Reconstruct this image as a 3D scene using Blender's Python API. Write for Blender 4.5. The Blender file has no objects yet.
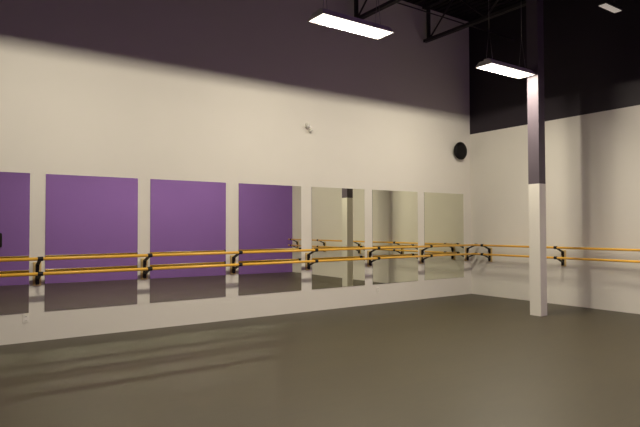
import bpy, bmesh, math, random
from mathutils import Vector, Matrix

C = bpy.context.scene.collection
SC = bpy.context.scene
random.seed(4)

# ------------------------------------------------------------------ camera, world, exposure
YW, XW = 8.095, 9.827          # planes of the mirror wall and of the wall at right
ZC = 6.12                      # roof deck
ZP = 3.566                     # where the dark paint starts on the right wall
XL = -3.6                      # left end of the room (out of view)
CAM_H = 1.4947
FPX = 548.11                   # focal length in pixels of the 640 px wide frame
PITCH, YAW, ROLL = 0.0249, 0.9574, -0.0029

cd = bpy.data.cameras.new('camera')
cam = bpy.data.objects.new('camera', cd)
C.objects.link(cam)
cd.sensor_width = 36.0
cd.lens = FPX / 640 * 36
cd.clip_start = 0.02
F = Vector((math.cos(YAW) * math.cos(PITCH), math.sin(YAW) * math.cos(PITCH), math.sin(PITCH)))
R = Vector((math.sin(YAW), -math.cos(YAW), 0))
U = R.cross(F)
R2 = R * math.cos(ROLL) + U * math.sin(ROLL)
U2 = -R * math.sin(ROLL) + U * math.cos(ROLL)
rot = Matrix((R2, U2, -F)).transposed()
cam.matrix_world = Matrix.Translation((0, 0, CAM_H)) @ rot.to_4x4()
SC.camera = cam

w = bpy.data.worlds.new('world')
SC.world = w
w.use_nodes = True
w.node_tree.nodes['Background'].inputs[0].default_value = (0.004, 0.0035, 0.0045, 1)
w.node_tree.nodes['Background'].inputs[1].default_value = 1.0

SC.view_settings.view_transform = 'Standard'
SC.view_settings.look = 'None'
SC.view_settings.exposure = 0.0
SC.view_settings.gamma = 1.0
SC.view_settings.use_curve_mapping = False

SC.cycles.max_bounces = 10
SC.cycles.diffuse_bounces = 6
SC.cycles.glossy_bounces = 8
SC.cycles.caustics_reflective = True
SC.cycles.blur_glossy = 0.0
SC.cycles.sample_clamp_indirect = 10.0
SC.cycles.use_adaptive_sampling = False
SC.cycles.use_guiding = True
SC.cycles.guiding_training_samples = 64

PANEL_STRENGTH = 6.0        # glowing panels of the pendant lights in front of the mirror wall
LONG_STRENGTH = 35.0         # glowing panels of the long lights in the back row
TUBE_W = 51.0                # each bank of tubes in a pendant light, throwing to one side
LAMP_COLOUR = (1.0, 0.905, 0.72)

# ------------------------------------------------------------------ materials
def mat(name, col, rough=0.6, metal=0.0, spec=0.5, coat=0.0):
    m = bpy.data.materials.new(name)
    m.use_nodes = True
    b = m.node_tree.nodes['Principled BSDF']
    b.inputs['Base Color'].default_value = (*col, 1)
    b.inputs['Roughness'].default_value = rough
    b.inputs['Metallic'].default_value = metal
    b.inputs['Specular IOR Level'].default_value = spec
    b.inputs['Coat Weight'].default_value = coat
    return m

def noisy(m, col, amount, scale, bump=0.0, stretch=(1, 1, 1), detail=4):
    """slight wear: a noise that varies the paint's own colour, and a little bump"""
    nt = m.node_tree
    b = nt.nodes['Principled BSDF']
    tc = nt.nodes.new('ShaderNodeTexCoord')
    mp = nt.nodes.new('ShaderNodeMapping')
    mp.inputs['Scale'].default_value = stretch
    nz = nt.nodes.new('ShaderNodeTexNoise')
    nz.inputs['Scale'].default_value = scale
    nz.inputs['Detail'].default_value = detail
    rp = nt.nodes.new('ShaderNodeValToRGB')
    rp.color_ramp.elements[0].position = 0.3
    rp.color_ramp.elements[1].position = 0.7
    rp.color_ramp.elements[0].color = (*[c * (1 - amount) for c in col], 1)
    rp.color_ramp.elements[1].color = (*[min(1, c * (1 + amount)) for c in col], 1)
    nt.links.new(tc.outputs['Object'], mp.inputs['Vector'])
    nt.links.new(mp.outputs['Vector'], nz.inputs['Vector'])
    nt.links.new(nz.outputs['Fac'], rp.inputs['Fac'])
    nt.links.new(rp.outputs['Color'], b.inputs['Base Color'])
    if bump:
        bp = nt.nodes.new('ShaderNodeBump')
        bp.inputs['Strength'].default_value = bump
        bp.inputs['Distance'].default_value = 0.002
        nt.links.new(nz.outputs['Fac'], bp.inputs['Height'])
        nt.links.new(bp.outputs['Normal'], b.inputs['Normal'])
    return nz, rp

WHITE = (0.77, 0.745, 0.69)
M_white = mat('white wall paint', WHITE, 0.75, spec=0.2)
noisy(M_white, WHITE, 0.012, 1.3)
DARK = (0.032, 0.025, 0.034)
M_dark = mat('dark plum paint', DARK, 0.6, spec=0.3)
noisy(M_dark, DARK, 0.05, 1.5)
PURPLE = (0.245, 0.122, 0.46)
M_purple = mat('purple wall paint', PURPLE, 0.7, spec=0.25)
noisy(M_purple, PURPLE, 0.02, 1.0)
M_colpurple = mat('plum column paint', (0.105, 0.086, 0.108), 0.5, spec=0.3)
noisy(M_colpurple, (0.105, 0.086, 0.108), 0.05, 4)
M_deck = mat('dark roof deck paint', (0.022, 0.017, 0.02), 0.7, spec=0.2)
noisy(M_deck, (0.022, 0.017, 0.02), 0.15, 2.0)
M_steel = mat('dark painted steel', (0.03, 0.026, 0.03), 0.5, metal=0.0, spec=0.4)
noisy(M_steel, (0.03, 0.026, 0.03), 0.15, 6)
M_wire = mat('steel wire', (0.25, 0.24, 0.24), 0.4, metal=0.8)
M_wood = mat('varnished maple', (0.90, 0.51, 0.065), 0.3, spec=0.5, coat=0.35)
noisy(M_wood, (0.90, 0.51, 0.065), 0.10, 3.0, stretch=(1, 14, 14))
M_board = mat('pale maple board', (0.68, 0.50, 0.22), 0.5)
noisy(M_board, (0.68, 0.50, 0.22), 0.08, 12.0, stretch=(6, 6, 1))
M_black = mat('black coated metal', (0.007, 0.006, 0.007), 0.45, spec=0.3)
M_plastic = mat('black plastic', (0.007, 0.006, 0.007), 0.6, spec=0.2)
M_grille = mat('black perforated grille', (0.006, 0.005, 0.006), 0.6, spec=0.2)
M_whiteplastic = mat('white plastic', (0.82, 0.80, 0.74), 0.35)
M_slot = mat('dark slot', (0.02, 0.02, 0.02), 0.6)
M_clear = mat('clear lamp lens', (0.75, 0.74, 0.70), 0.15, metal=0.15)
M_housing = mat('white enamel', (0.80, 0.79, 0.76), 0.4)
M_edge = mat('mirror glass edge', (0.10, 0.12, 0.09), 0.2)

# mirror: silver behind faintly green glass
M_mirror = mat('silvered glass', (0.85, 0.86, 0.73), 0.0, metal=1.0)

# grey vinyl dance floor: faint scuffs, seams between the rolls, satin sheen
FLOOR = (0.048, 0.037, 0.014)
M_floor = mat('grey vinyl dance floor', FLOOR, 0.46, spec=0.9)
def floor_nodes():
    nt = M_floor.node_tree
    b = nt.nodes['Principled BSDF']
    nz, rp = noisy(M_floor, FLOOR, 0.09, 1.6, stretch=(0.55, 1.2, 1), detail=6)
    tc = nt.nodes.new('ShaderNodeTexCoord')
    sep = nt.nodes.new('ShaderNodeSeparateXYZ')
    nt.links.new(tc.outputs['Object'], sep.inputs[0])
    def math_node(op, a, bb):
        n = nt.nodes.new('ShaderNodeMath')
        n.operation = op
        for k, v in enumerate((a, bb)):
            if isinstance(v, (int, float)): n.inputs[k].default_value = v
            else: nt.links.new(v, n.inputs[k])
        return n.outputs[0]
    y = math_node('ADD', sep.outputs['Y'], 20.25)
    fr = math_node('MODULO', y, 1.6)
    seam = math_node('LESS_THAN', fr, 0.012)
    # fine scuffs
    nz2 = nt.nodes.new('ShaderNodeTexNoise')
    nz2.inputs['Scale'].default_value = 22
    nz2.inputs['Detail'].default_value = 8
    mp = nt.nodes.new('ShaderNodeMapping')
    mp.inputs['Scale'].default_value = (0.25, 1.0, 1)
    mp.inputs['Rotation'].default_value = (0, 0, 0.5)
    nt.links.new(tc.outputs['Object'], mp.inputs['Vector'])
    nt.links.new(mp.outputs['Vector'], nz2.inputs['Vector'])
    mr = nt.nodes.new('ShaderNodeMapRange')
    mr.inputs['From Min'].default_value = 0.3
    mr.inputs['From Max'].default_value = 0.75
    mr.inputs['To Min'].default_value = 0.93
    mr.inputs['To Max'].default_value = 1.10
    nt.links.new(nz2.outputs['Fac'], mr.inputs['Value'])
    mx = nt.nodes.new('ShaderNodeMix')
    mx.data_type = 'RGBA'
    mx.blend_type = 'MULTIPLY'
    mx.inputs[0].default_value = 1.0
    nt.links.new(rp.outputs['Color'], mx.inputs[6])
    nt.links.new(mr.outputs['Result'], mx.inputs[7])
    mx2 = nt.nodes.new('ShaderNodeMix')
    mx2.data_type = 'RGBA'
    mx2.blend_type = 'MULTIPLY'
    sf = math_node('MULTIPLY', seam, 0.35)
    nt.links.new(sf, mx2.inputs[0])
    nt.links.new(mx.outputs[2], mx2.inputs[6])
    mx2.inputs[7].default_value = (0.4, 0.4, 0.4, 1)
    nt.links.new(mx2.outputs[2], b.inputs['Base Color'])
floor_nodes()

def emitter(name, col, strength, base=(0.9, 0.9, 0.88)):
    m = mat(name, base, 0.3)
    b = m.node_tree.nodes['Principled BSDF']
    b.inputs['Emission Color'].default_value = (*col, 1)
    b.inputs['Emission Strength'].default_value = strength
    return m
def glow(name, col, strength):
    m = bpy.data.materials.new(name)
    m.use_nodes = True
    nt = m.node_tree
    nt.nodes.clear()
    e = nt.nodes.new('ShaderNodeEmission')
    e.inputs['Color'].default_value = (*col, 1)
    e.inputs['Strength'].default_value = strength
    o = nt.nodes.new('ShaderNodeOutputMaterial')
    nt.links.new(e.outputs[0], o.inputs['Surface'])
    return m
M_panel = glow('lit opal panel', LAMP_COLOUR, PANEL_STRENGTH)
M_long = glow('lit long opal panel', LAMP_COLOUR, LONG_STRENGTH)
M_dim = emitter('dim opal diffuser', (1.0, 0.90, 0.76), 0.24)

# ------------------------------------------------------------------ mesh helpers
def box(bm, x0, x1, y0, y1, z0, z1, mi=0):
    vs = [bm.verts.new((x, y, z)) for x in (x0, x1) for y in (y0, y1) for z in (z0, z1)]
    fs = []
    for q in ((0, 1, 3, 2), (4, 6, 7, 5), (0, 4, 5, 1), (2, 3, 7, 6), (0, 2, 6, 4), (1, 5, 7, 3)):
        f = bm.faces.new([vs[i] for i in q])
        f.material_index = mi
        fs.append(f)
    return vs, fs

def frame_of(d):
    d = d.normalized()
    a = Vector((0, 0, 1)) if abs(d.z) < 0.9 else Vector((1, 0, 0))
    s = d.cross(a).normalized()
    return s, s.cross(d).normalized()

def tube(bm, p, q, r, n=12, r2=None, smooth=True):
    p, q = Vector(p), Vector(q)
    s, t = frame_of(q - p)
    r2 = r if r2 is None else r2
    A = [bm.verts.new(p + (s * math.cos(2 * math.pi * k / n) + t * math.sin(2 * math.pi * k / n)) * r) for k in range(n)]
    B = [bm.verts.new(q + (s * math.cos(2 * math.pi * k / n) + t * math.sin(2 * math.pi * k / n)) * r2) for k in range(n)]
    for k in range(n):
        f = bm.faces.new((A[k], A[(k + 1) % n], B[(k + 1) % n], B[k]))
        f.smooth = smooth
    bm.faces.new(A[::-1])
    bm.faces.new(B)

def lathe(bm, origin, axis, prof, n=32):
    """prof: (radius, distance along axis); first and last radius 0 close it"""
    o = Vector(origin); a = Vector(axis).normalized()
    s, t = frame_of(a)
    rings = []
    for r, h in prof:
        if r < 1e-6:
            rings.append([bm.verts.new(o + a * h)])
        else:
            rings.append([bm.verts.new(o + a * h + (s * math.cos(2 * math.pi * k / n) + t * math.sin(2 * math.pi * k / n)) * r) for k in range(n)])
    for A, B in zip(rings, rings[1:]):
        for k in range(n):
            k2 = (k + 1) % n
            if len(A) == 1 and len(B) == 1: continue
            if len(A) == 1: f = bm.faces.new((A[0], B[k], B[k2]))
            elif len(B) == 1: f = bm.faces.new((A[k], B[0], A[k2]))
            else: f = bm.faces.new((A[k], B[k], B[k2], A[k2]))
            f.smooth = True

def sweep_bar(bm, pts, wid, thk):
    """flat bar bent along a path in the local y-z plane; wid across x, thk in the plane"""
    P = [Vector((0, a, b)) for a, b in pts]
    rings = []
    for i, p in enumerate(P):
        d0 = (P[i] - P[i - 1]).normalized() if i else (P[1] - P[0]).normalized()
        d1 = (P[i + 1] - P[i]).normalized() if i < len(P) - 1 else d0
        d = (d0 + d1).normalized()
        n = Vector((0, -d.z, d.y))
        sc = 1 / max(0.5, d.dot(d0))
        rings.append([bm.verts.new(p + Vector((sx * wid / 2, 0, 0)) + n * (sn * thk / 2 * sc)) for sx, sn in ((-1, -1), (1, -1), (1, 1), (-1, 1))])
    for A, B in zip(rings, rings[1:]):
        for k in range(4):
            bm.faces.new((A[k], A[(k + 1) % 4], B[(k + 1) % 4], B[k]))
    bm.faces.new(rings[0][::-1]); bm.faces.new(rings[-1])

def build(name, bm, mats, parent=None, bevel=0.0, segs=2):
    bmesh.ops.recalc_face_normals(bm, faces=bm.faces)
    me = bpy.data.meshes.new(name)
    bm.to_mesh(me); bm.free()
    for m in (mats if isinstance(mats, (list, tuple)) else [mats]):
        me.materials.append(m)
    o = bpy.data.objects.new(name, me)
    C.objects.link(o)
    if parent is not None: o.parent = parent
    if bevel:
        md = o.modifiers.new('bevel', 'BEVEL')
        md.width = bevel; md.segments = segs; md.limit_method = 'ANGLE'; md.angle_limit = math.radians(40)
    return o

def tag(o, label, cat, group=None):
    o['label'] = label; o['category'] = cat
    if group: o['group'] = group
    return o

def thing(name, loc, label, cat, group=None, rz=0.0):
    o = bpy.data.objects.new(name, None)
    o.empty_display_size = 0.1
    C.objects.link(o)
    o.location = loc; o.rotation_euler = (0, 0, rz)
    return tag(o, label, cat, group)

def struct(name, bm, mats):
    o = build(name, bm, mats)
    o['kind'] = 'structure'
    return o

def B(*a, **k):
    bm = bmesh.new(); box(bm, *a, **k); return bm

def copy_tree(o, parent=None):
    c = o.copy(); C.objects.link(c)
    if parent is not None: c.parent = parent
    for ch in o.children: copy_tree(ch, c)
    return c

# ------------------------------------------------------------------ the room
T = 0.25
struct('floor', B(XL - T, XW + T, -1.8, YW + T, -0.2, 0.0), M_floor)
struct('wall_mirror_side', B(XL - T, XW + T, YW, YW + T, 0.0, ZC), M_white)
bm = bmesh.new()
box(bm, XW, XW + T, -1.8, YW, 0.0, ZP, 0)
box(bm, XW, XW + T, -1.8, YW, ZP, ZC, 1)
struct('wall_right', bm, [M_white, M_dark])
struct('wall_left', B(XL - T, XL, -1.8, YW, 0.0, ZC), M_dark)
# purple wall behind the camera, a little out of square with the mirror wall
def purple_y(x): return -0.39 + 0.101 * x
bm = bmesh.new()
pts = [(XL, purple_y(XL)), (XW, purple_y(XW)), (XW, purple_y(XW) - T), (XL, purple_y(XL) - T)]
lo = [bm.verts.new((x, y, 0)) for x, y in pts]; hi = [bm.verts.new((x, y, ZC)) for x, y in pts]
bm.faces.new(lo); bm.faces.new(hi)
for k in range(4): bm.faces.new((lo[k], lo[(k + 1) % 4], hi[(k + 1) % 4], hi[k]))
struct('wall_back', bm, M_purple)
# ribbed steel roof deck
bm = bmesh.new()
box(bm, XL - T, XW + T, -1.8, YW + T, ZC + 0.04, ZC + 0.2)
x = XL
while x < XW:
    box(bm, x, min(x + 0.09, XW), -1.8, YW, ZC, ZC + 0.04)
    x += 0.16
struct('ceiling', bm, M_deck)

# column: square steel tube boxed in, white below and plum above
ZCOL = 2.215
cx0, cx1, cy0, cy1 = 8.271, 8.451, 5.373, 5.579
bm = bmesh.new()
box(bm, cx0, cx1, cy0, cy1, 0.0, ZCOL, 0)
box(bm, cx0, cx1, cy0, cy1, ZCOL, 5.40, 1)
col = build('support_column', bm, [M_white, M_colpurple])
tag(col, 'square support column, white below and plum above, standing free before the right wall', 'column')

# ------------------------------------------------------------------ mirrors
MIR = [(-0.194, 'leftmost tall frameless wall mirror, cut off by the edge of the photo'),
       (1.2143, 'tall frameless wall mirror right of the white outlet, full of purple wall'),
       (2.6191, 'tall frameless wall mirror full of purple wall, third from the left end'),
       (4.0696, 'tall frameless wall mirror where reflected purple wall meets a strip of white'),
       (5.5163, 'tall frameless wall mirror showing the reflected column'),
       (6.9382, 'tall frameless wall mirror of plain white wall, just right of the column reflection'),
       (8.3550, 'tall frameless wall mirror nearest the room corner, below the round black speaker')]
MZ0, MZ1, MW = 0.3866, 2.2166, 1.22
for i, (x0, lab) in enumerate(MIR):
    bm = bmesh.new()
    vs, fs = box(bm, x0, x0 + MW, YW - 0.008, YW - 0.001, MZ0, MZ1, 1)
    for f in fs:
        if abs(sum(v.co.y for v in f.verts) / 4 - (YW - 0.008)) < 1e-5: f.material_index = 0
    o = build('wall_mirror', bm, [M_mirror, M_edge])
    tag(o, lab, 'mirror', 'wall mirrors along the white wall')

# ------------------------------------------------------------------ ballet barres
ZU, ZLO, OUT, RR = 1.098, 0.906, 0.27, 0.0215
def make_bracket(parent):
    """local: x along the wall, y out of the wall, z up; origin at the wall, floor level"""
    bd = build('backing_board', B(-0.05, 0.05, 0.0, 0.02, 0.735, 1.045), M_board, parent, 0.004)
    bm = B(-0.021, 0.021, 0.02, 0.034, 0.765, 1.02)
    for z in (0.785, 0.87, 0.93, 1.0):
        tube(bm, (0, 0.034, z), (0, 0.039, z), 0.008, 8)
    br = build('bracket', bm, M_black, parent, 0.003)
    for zr in (ZU, ZLO):
        bm = bmesh.new()
        pts = [(0.047, zr - 0.155), (0.047, zr - 0.10), (0.060, zr - 0.080), (0.10, zr - 0.066),
               (0.235, zr - 0.010), (OUT, zr - 0.005)]
        sweep_bar(bm, pts, 0.042, 0.024)
        build('arm', bm, M_black, br, 0.004)
        bm = bmesh.new()
        tube(bm, (-0.032, OUT, zr), (0.032, OUT, zr), 0.0285, 16)
        build('clamp', bm, M_black, br, 0.003)
    return bd, br

def rail(parent, x0, x1, z):
    bm = bmesh.new()
    e = 0.006
    lathe(bm, (x0, OUT, z), (1, 0, 0), [(0, 0), (RR - e, 0), (RR, e), (RR, x1 - x0 - e), (RR - e, x1 - x0), (0, x1 - x0)], 20)
    return build('rail', bm, M_wood, parent)

def barre(loc, rz, us, x0, x1, label):
    t = thing('double_ballet_barre', loc, label, 'ballet barre', 'wall mounted ballet barres', rz)
    first = None
    for u in us:
        if first is None:
            bd, br = make_bracket(t)
            first = (bd, br)
        else:
            bd, br = copy_tree(first[0], t), copy_tree(first[1], t)
        bd.location = (u, 0, 0); br.location = (u, 0, 0)
    rail(t, x0, x1, ZU); rail(t, x0, x1, ZLO)
    return t
# on the mirror wall: local y (out) = world -Y, so turn half round; local x = -world X
bx = [-0.30, 1.12, 2.53, 3.965, 5.425, 6.85, 8.26, 9.665]
barre((0, YW, 0), math.pi, [-x for x in bx], -9.74, 0.9,
      'pair of amber wooden barre rails on black brackets running across the row of mirrors')
# on the right wall: local y (out) = world -X, local x = world Y
by = [7.57, 5.885, 4.17, 2.48, 0.95]
barre((XW, 0, 0), math.pi / 2, by, 0.78, 7.775,
      'pair of amber wooden barre rails on black brackets along the right wall behind the column')

# ------------------------------------------------------------------ pendant lights
ZL = 4.045
def make_lamp(loc, label, LL=1.15, LW=0.32, panel=None, bulbs=True):
    t = thing('pendant_light', loc, label, 'pendant light', 'pendant fluorescent lights')
    # open tray: slanted sides, flat top, inner reflector
    bm = bmesh.new()
    h = 0.085
    def ring(x, y, z): return [bm.verts.new((sx * x, sy * y, z)) for sx, sy in ((-1, -1), (1, -1), (1, 1), (-1, 1))]
    r0 = ring(LL / 2, LW / 2, 0); r1 = ring(LL / 2, LW / 2, 0.012)
    r2 = ring(LL / 2 - 0.03, LW / 2 - 0.055, h); r3 = ring(LL / 2 - 0.012, LW / 2 - 0.008, 0)
    r4 = ring(LL / 2 - 0.014, LW / 2 - 0.012, 0.012); r5 = ring(LL / 2 - 0.028, LW / 2 - 0.016, 0.03)
    for A, Bq in ((r0, r1), (r1, r2), (r0, r3), (r3, r4), (r4, r5)):
        for k in range(4): bm.faces.new((A[k], A[(k + 1) % 4], Bq[(k + 1) % 4], Bq[k]))
    bm.faces.new(r2); bm.faces.new(r5)
    build('housing', bm, M_housing, t)
    # ballast cover on top
    build('ballast_cover', B(-LL / 2 + 0.06, LL / 2 - 0.06, -0.045, 0.045, h + 0.001, h + 0.035), M_housing, t, 0.006)
    # glowing opal reflector panel, recessed behind the rim, and the lamp's own tubes below it
    bm = bmesh.new()
    box(bm, -LL / 2 + 0.034, LL / 2 - 0.034, -LW / 2 + 0.018, LW / 2 - 0.018, 0.024, 0.028)
    build('diffuser', bm, panel or M_panel, t)
    for side in (-1, 1) if bulbs else ():
        ld = bpy.data.lights.new('tube_light', 'AREA')
        ld.shape = 'RECTANGLE'
        ld.size = LL - 0.50
        ld.size_y = 0.028
        ld.energy = TUBE_W
        ld.color = LAMP_COLOUR
        ld.cycles.use_multiple_importance_sampling = False
        lo = bpy.data.objects.new('tube_light', ld)
        C.objects.link(lo); lo.parent = t
        lo.location = (0, -side * 0.06, 0.0132)
        lo.rotation_euler = (side * math.radians(45), 0, 0)     # each half of the tubes throws down and to its side
    for sx in (-1, 1):
        bm = bmesh.new()
        x = sx * (LL / 2 - 0.145)
        for sy in (-1, 1):
            tube(bm, (x + 0.03 * sy, 0.09 * sy, 0.07), (x, 0, 0.62), 0.0032, 6)
        tube(bm, (x, 0, 0.62), (x, 0, ZC - ZL - 0.002), 0.0032, 6)
        build('hanging_wire', bm, M_wire, t)
    return t
lamp0 = make_lamp((4.335, 5.43, ZL), 'bright pendant tube light hanging before the white wall, left of the column')
def lamp(x, y, label):
    c = copy_tree(lamp0)
    c.location = (x, y, ZL); c['label'] = label
lamp(7.655, 5.55, 'bright pendant tube light hanging right beside the plum column top')
lamp(1.0, 5.43, 'pendant tube light overhead beyond the top left, in line with the two seen')
for x, lab in ((2.40, 'long pendant light of the back row overhead, leftmost of three, out of the photo'),
               (4.75, 'long pendant light of the back row overhead, middle of three, out of the photo'),
               (7.10, 'long pendant light of the back row overhead, nearest the right wall, out of the photo')):
    make_lamp((x, 2.10, ZL), lab, LL=2.3, LW=0.26, panel=M_long, bulbs=False)

# small dim light high at right
t = thing('ceiling_light', (8.36, 4.20, 4.80), 'small dim light fitting high in the dark at the top right', 'ceiling light')
bm = bmesh.new()
box(bm, -0.25, 0.25, -0.065, 0.065, 0.012, 0.045)
build('housing', bm, M_steel, t, 0.008)
bm = bmesh.new()
box(bm, -0.235, 0.235, -0.055, 0.055, 0.0, 0.0115)
build('diffuser', bm, M_dim, t, 0.004)
bm = bmesh.new()
for sx in (-0.15, 0.15): tube(bm, (sx, 0, 0.045), (sx, 0, ZC - 4.80 - 0.002), 0.005, 8)
build('hanging_rod', bm, M_steel, t)

# ------------------------------------------------------------------ roof trusses and bracing
def truss(x, label):
    t = thing('roof_truss', (x, 0, 0), label, 'roof truss', 'roof trusses')
    zb, zt = 5.385, ZC - 0.045
    ye = YW - 0.02
    bm = bmesh.new()
    for sx in (-1, 1): box(bm, sx * 0.012 if sx > 0 else -0.045, 0.045 if sx > 0 else -0.012, -0.2, ye, zt - 0.01, zt + 0.04)
    build('top_chord', bm, M_steel, t)
    bm = bmesh.new()
    for sx in (-1, 1): box(bm, sx * 0.010 if sx > 0 else -0.042, 0.042 if sx > 0 else -0.010, -0.2, ye - 0.02, zb - 0.03, zb + 0.03)
    build('bottom_chord', bm, M_steel, t)
    bm = bmesh.new(); box(bm, -0.03, 0.03, ye - 0.16, ye - 0.10, zb, zt)
    build('web', bm, M_steel, t)
    y = ye - 0.14
    k = 0
    while y > 1.2:
        a, b = (zb, zt) if k % 2 == 0 else (zt, zb)
        bm = bmesh.new(); tube(bm, (0, y, a), (0, y - 0.72, b), 0.018, 8)
        build('web', bm, M_steel, t)
        y -= 0.72; k += 1
truss(8.37, 'dark steel roof truss running from the wall to the column top')
truss(6.44, 'dark steel roof truss above the middle of the photo, behind the left pendant light')
bm = bmesh.new()
tube(bm, (6.50, 6.95, 5.40), (XW - 0.002, 6.95, 5.40), 0.012, 8)
o = build('bracing_rod', bm, M_steel)
tag(o, 'thin horizontal bracing rod crossing below the roof deck to the right wall', 'rod')

# ------------------------------------------------------------------ small things on the walls
# round black speaker high near the corner
t = thing('wall_speaker', (9.405, YW, 3.155), 'round black speaker mounted high on the wall near the corner', 'speaker')
bm = bmesh.new()
lathe(bm, (0, -0.03, 0), (0, -1, 0), [(0, 0), (0.12, 0), (0.175, 0.02), (0.192, 0.045), (0.195, 0.07), (0.188, 0.08), (0.176, 0.08), (0, 0.075)], 40)
build('body', bm, M_plastic, t)
bm = bmesh.new()
lathe(bm, (0, -0.106, 0), (0, -1, 0), [(0, 0), (0.174, 0), (0.174, 0.006), (0.12, 0.020), (0.06, 0.026), (0, 0.028)], 40)
for r in (0.05, 0.09, 0.13): 
    n = 40
    pr = [Vector((r * math.cos(2 * math.pi * k / n), -0.106 - 0.029 + r * 0.10, r * math.sin(2 * math.pi * k / n))) for k in range(n)]
    for k in range(n): tube(bm, pr[k], pr[(k + 1) % n], 0.003, 5)
build('grille', bm, M_grille, t)
bm = bmesh.new()
box(bm, -0.05, 0.05, -0.012, 0.0, -0.08, 0.08)
tube(bm, (0, -0.012, 0), (0, -0.032, 0), 0.03, 12)
build('mounting_bracket', bm, M_black, t)

# twin head emergency light
t = thing('emergency_light', (5.435, YW, 3.275), 'small white twin-head emergency light high on the wall above the mirrors', 'emergency light')
bm = bmesh.new()
lathe(bm, (0, 0, 0.03), (0, -1, 0), [(0, 0), (0.055, 0), (0.055, 0.02), (0.042, 0.030), (0, 0.032)], 24)
build('base', bm, M_whiteplastic, t)
for sx, dz, dirv in ((-1, 0.012, (-0.55, -0.75, -0.25)), (1, -0.055, (0.30, -0.60, -0.75))):
    d = Vector(dirv).normalized()
    o0 = Vector((sx * 0.028, -0.058, dz))
    bm = bmesh.new()
    tube(bm, (sx * 0.012, -0.03, 0.03 if sx < 0 else 0.015), o0, 0.010, 10)
    lathe(bm, o0 - d * 0.026, d, [(0, 0), (0.019, 0.002), (0.033, 0.021), (0.041, 0.047), (0.038, 0.049), (0, 0.044)], 20)
    hd = build('lamp_head', bm, M_whiteplastic, t)
    bm = bmesh.new()
    lathe(bm, o0 - d * 0.026, d, [(0, 0.046), (0.036, 0.0495), (0.024, 0.055), (0, 0.057)], 20)
    build('lens', bm, M_clear, hd)

# outlets
def outlet(x, z, label):
    t = thing('wall_outlet', (x, YW, z), label, 'outlet')
    build('cover_plate', B(-0.036, 0.036, -0.006, 0.0, -0.058, 0.058), M_whiteplastic, t, 0.003)
    for s in (-1, 1):
        so = build('socket', B(-0.017, 0.017, -0.009, -0.0062, s * 0.024 - 0.014, s * 0.024 + 0.014), M_whiteplastic, t, 0.002)
        bm = bmesh.new()
        for sx in (-1, 1): box(bm, sx * 0.007 - 0.0016, sx * 0.007 + 0.0016, -0.0096, -0.0091, s * 0.024 - 0.005, s * 0.024 + 0.006)
        build('slot', bm, M_slot, so)
    return t
outlet(0.995, 0.315, 'white outlet low on the wall under the leftmost mirror')
outlet(7.07, 0.275, 'white outlet low on the wall under the mirrors near the column reflection')

# small dark box on the purple wall, seen only in the leftmost mirror
t = thing('wall_box', (1.33, purple_y(1.33), 1.18), 'small dark box on the purple wall, reflected at the edge of the leftmost mirror', 'box', None, math.atan(0.101))
build('cover', B(-0.12, 0.12, 0.001, 0.09, -0.19, 0.19), M_plastic, t, 0.05, 4)
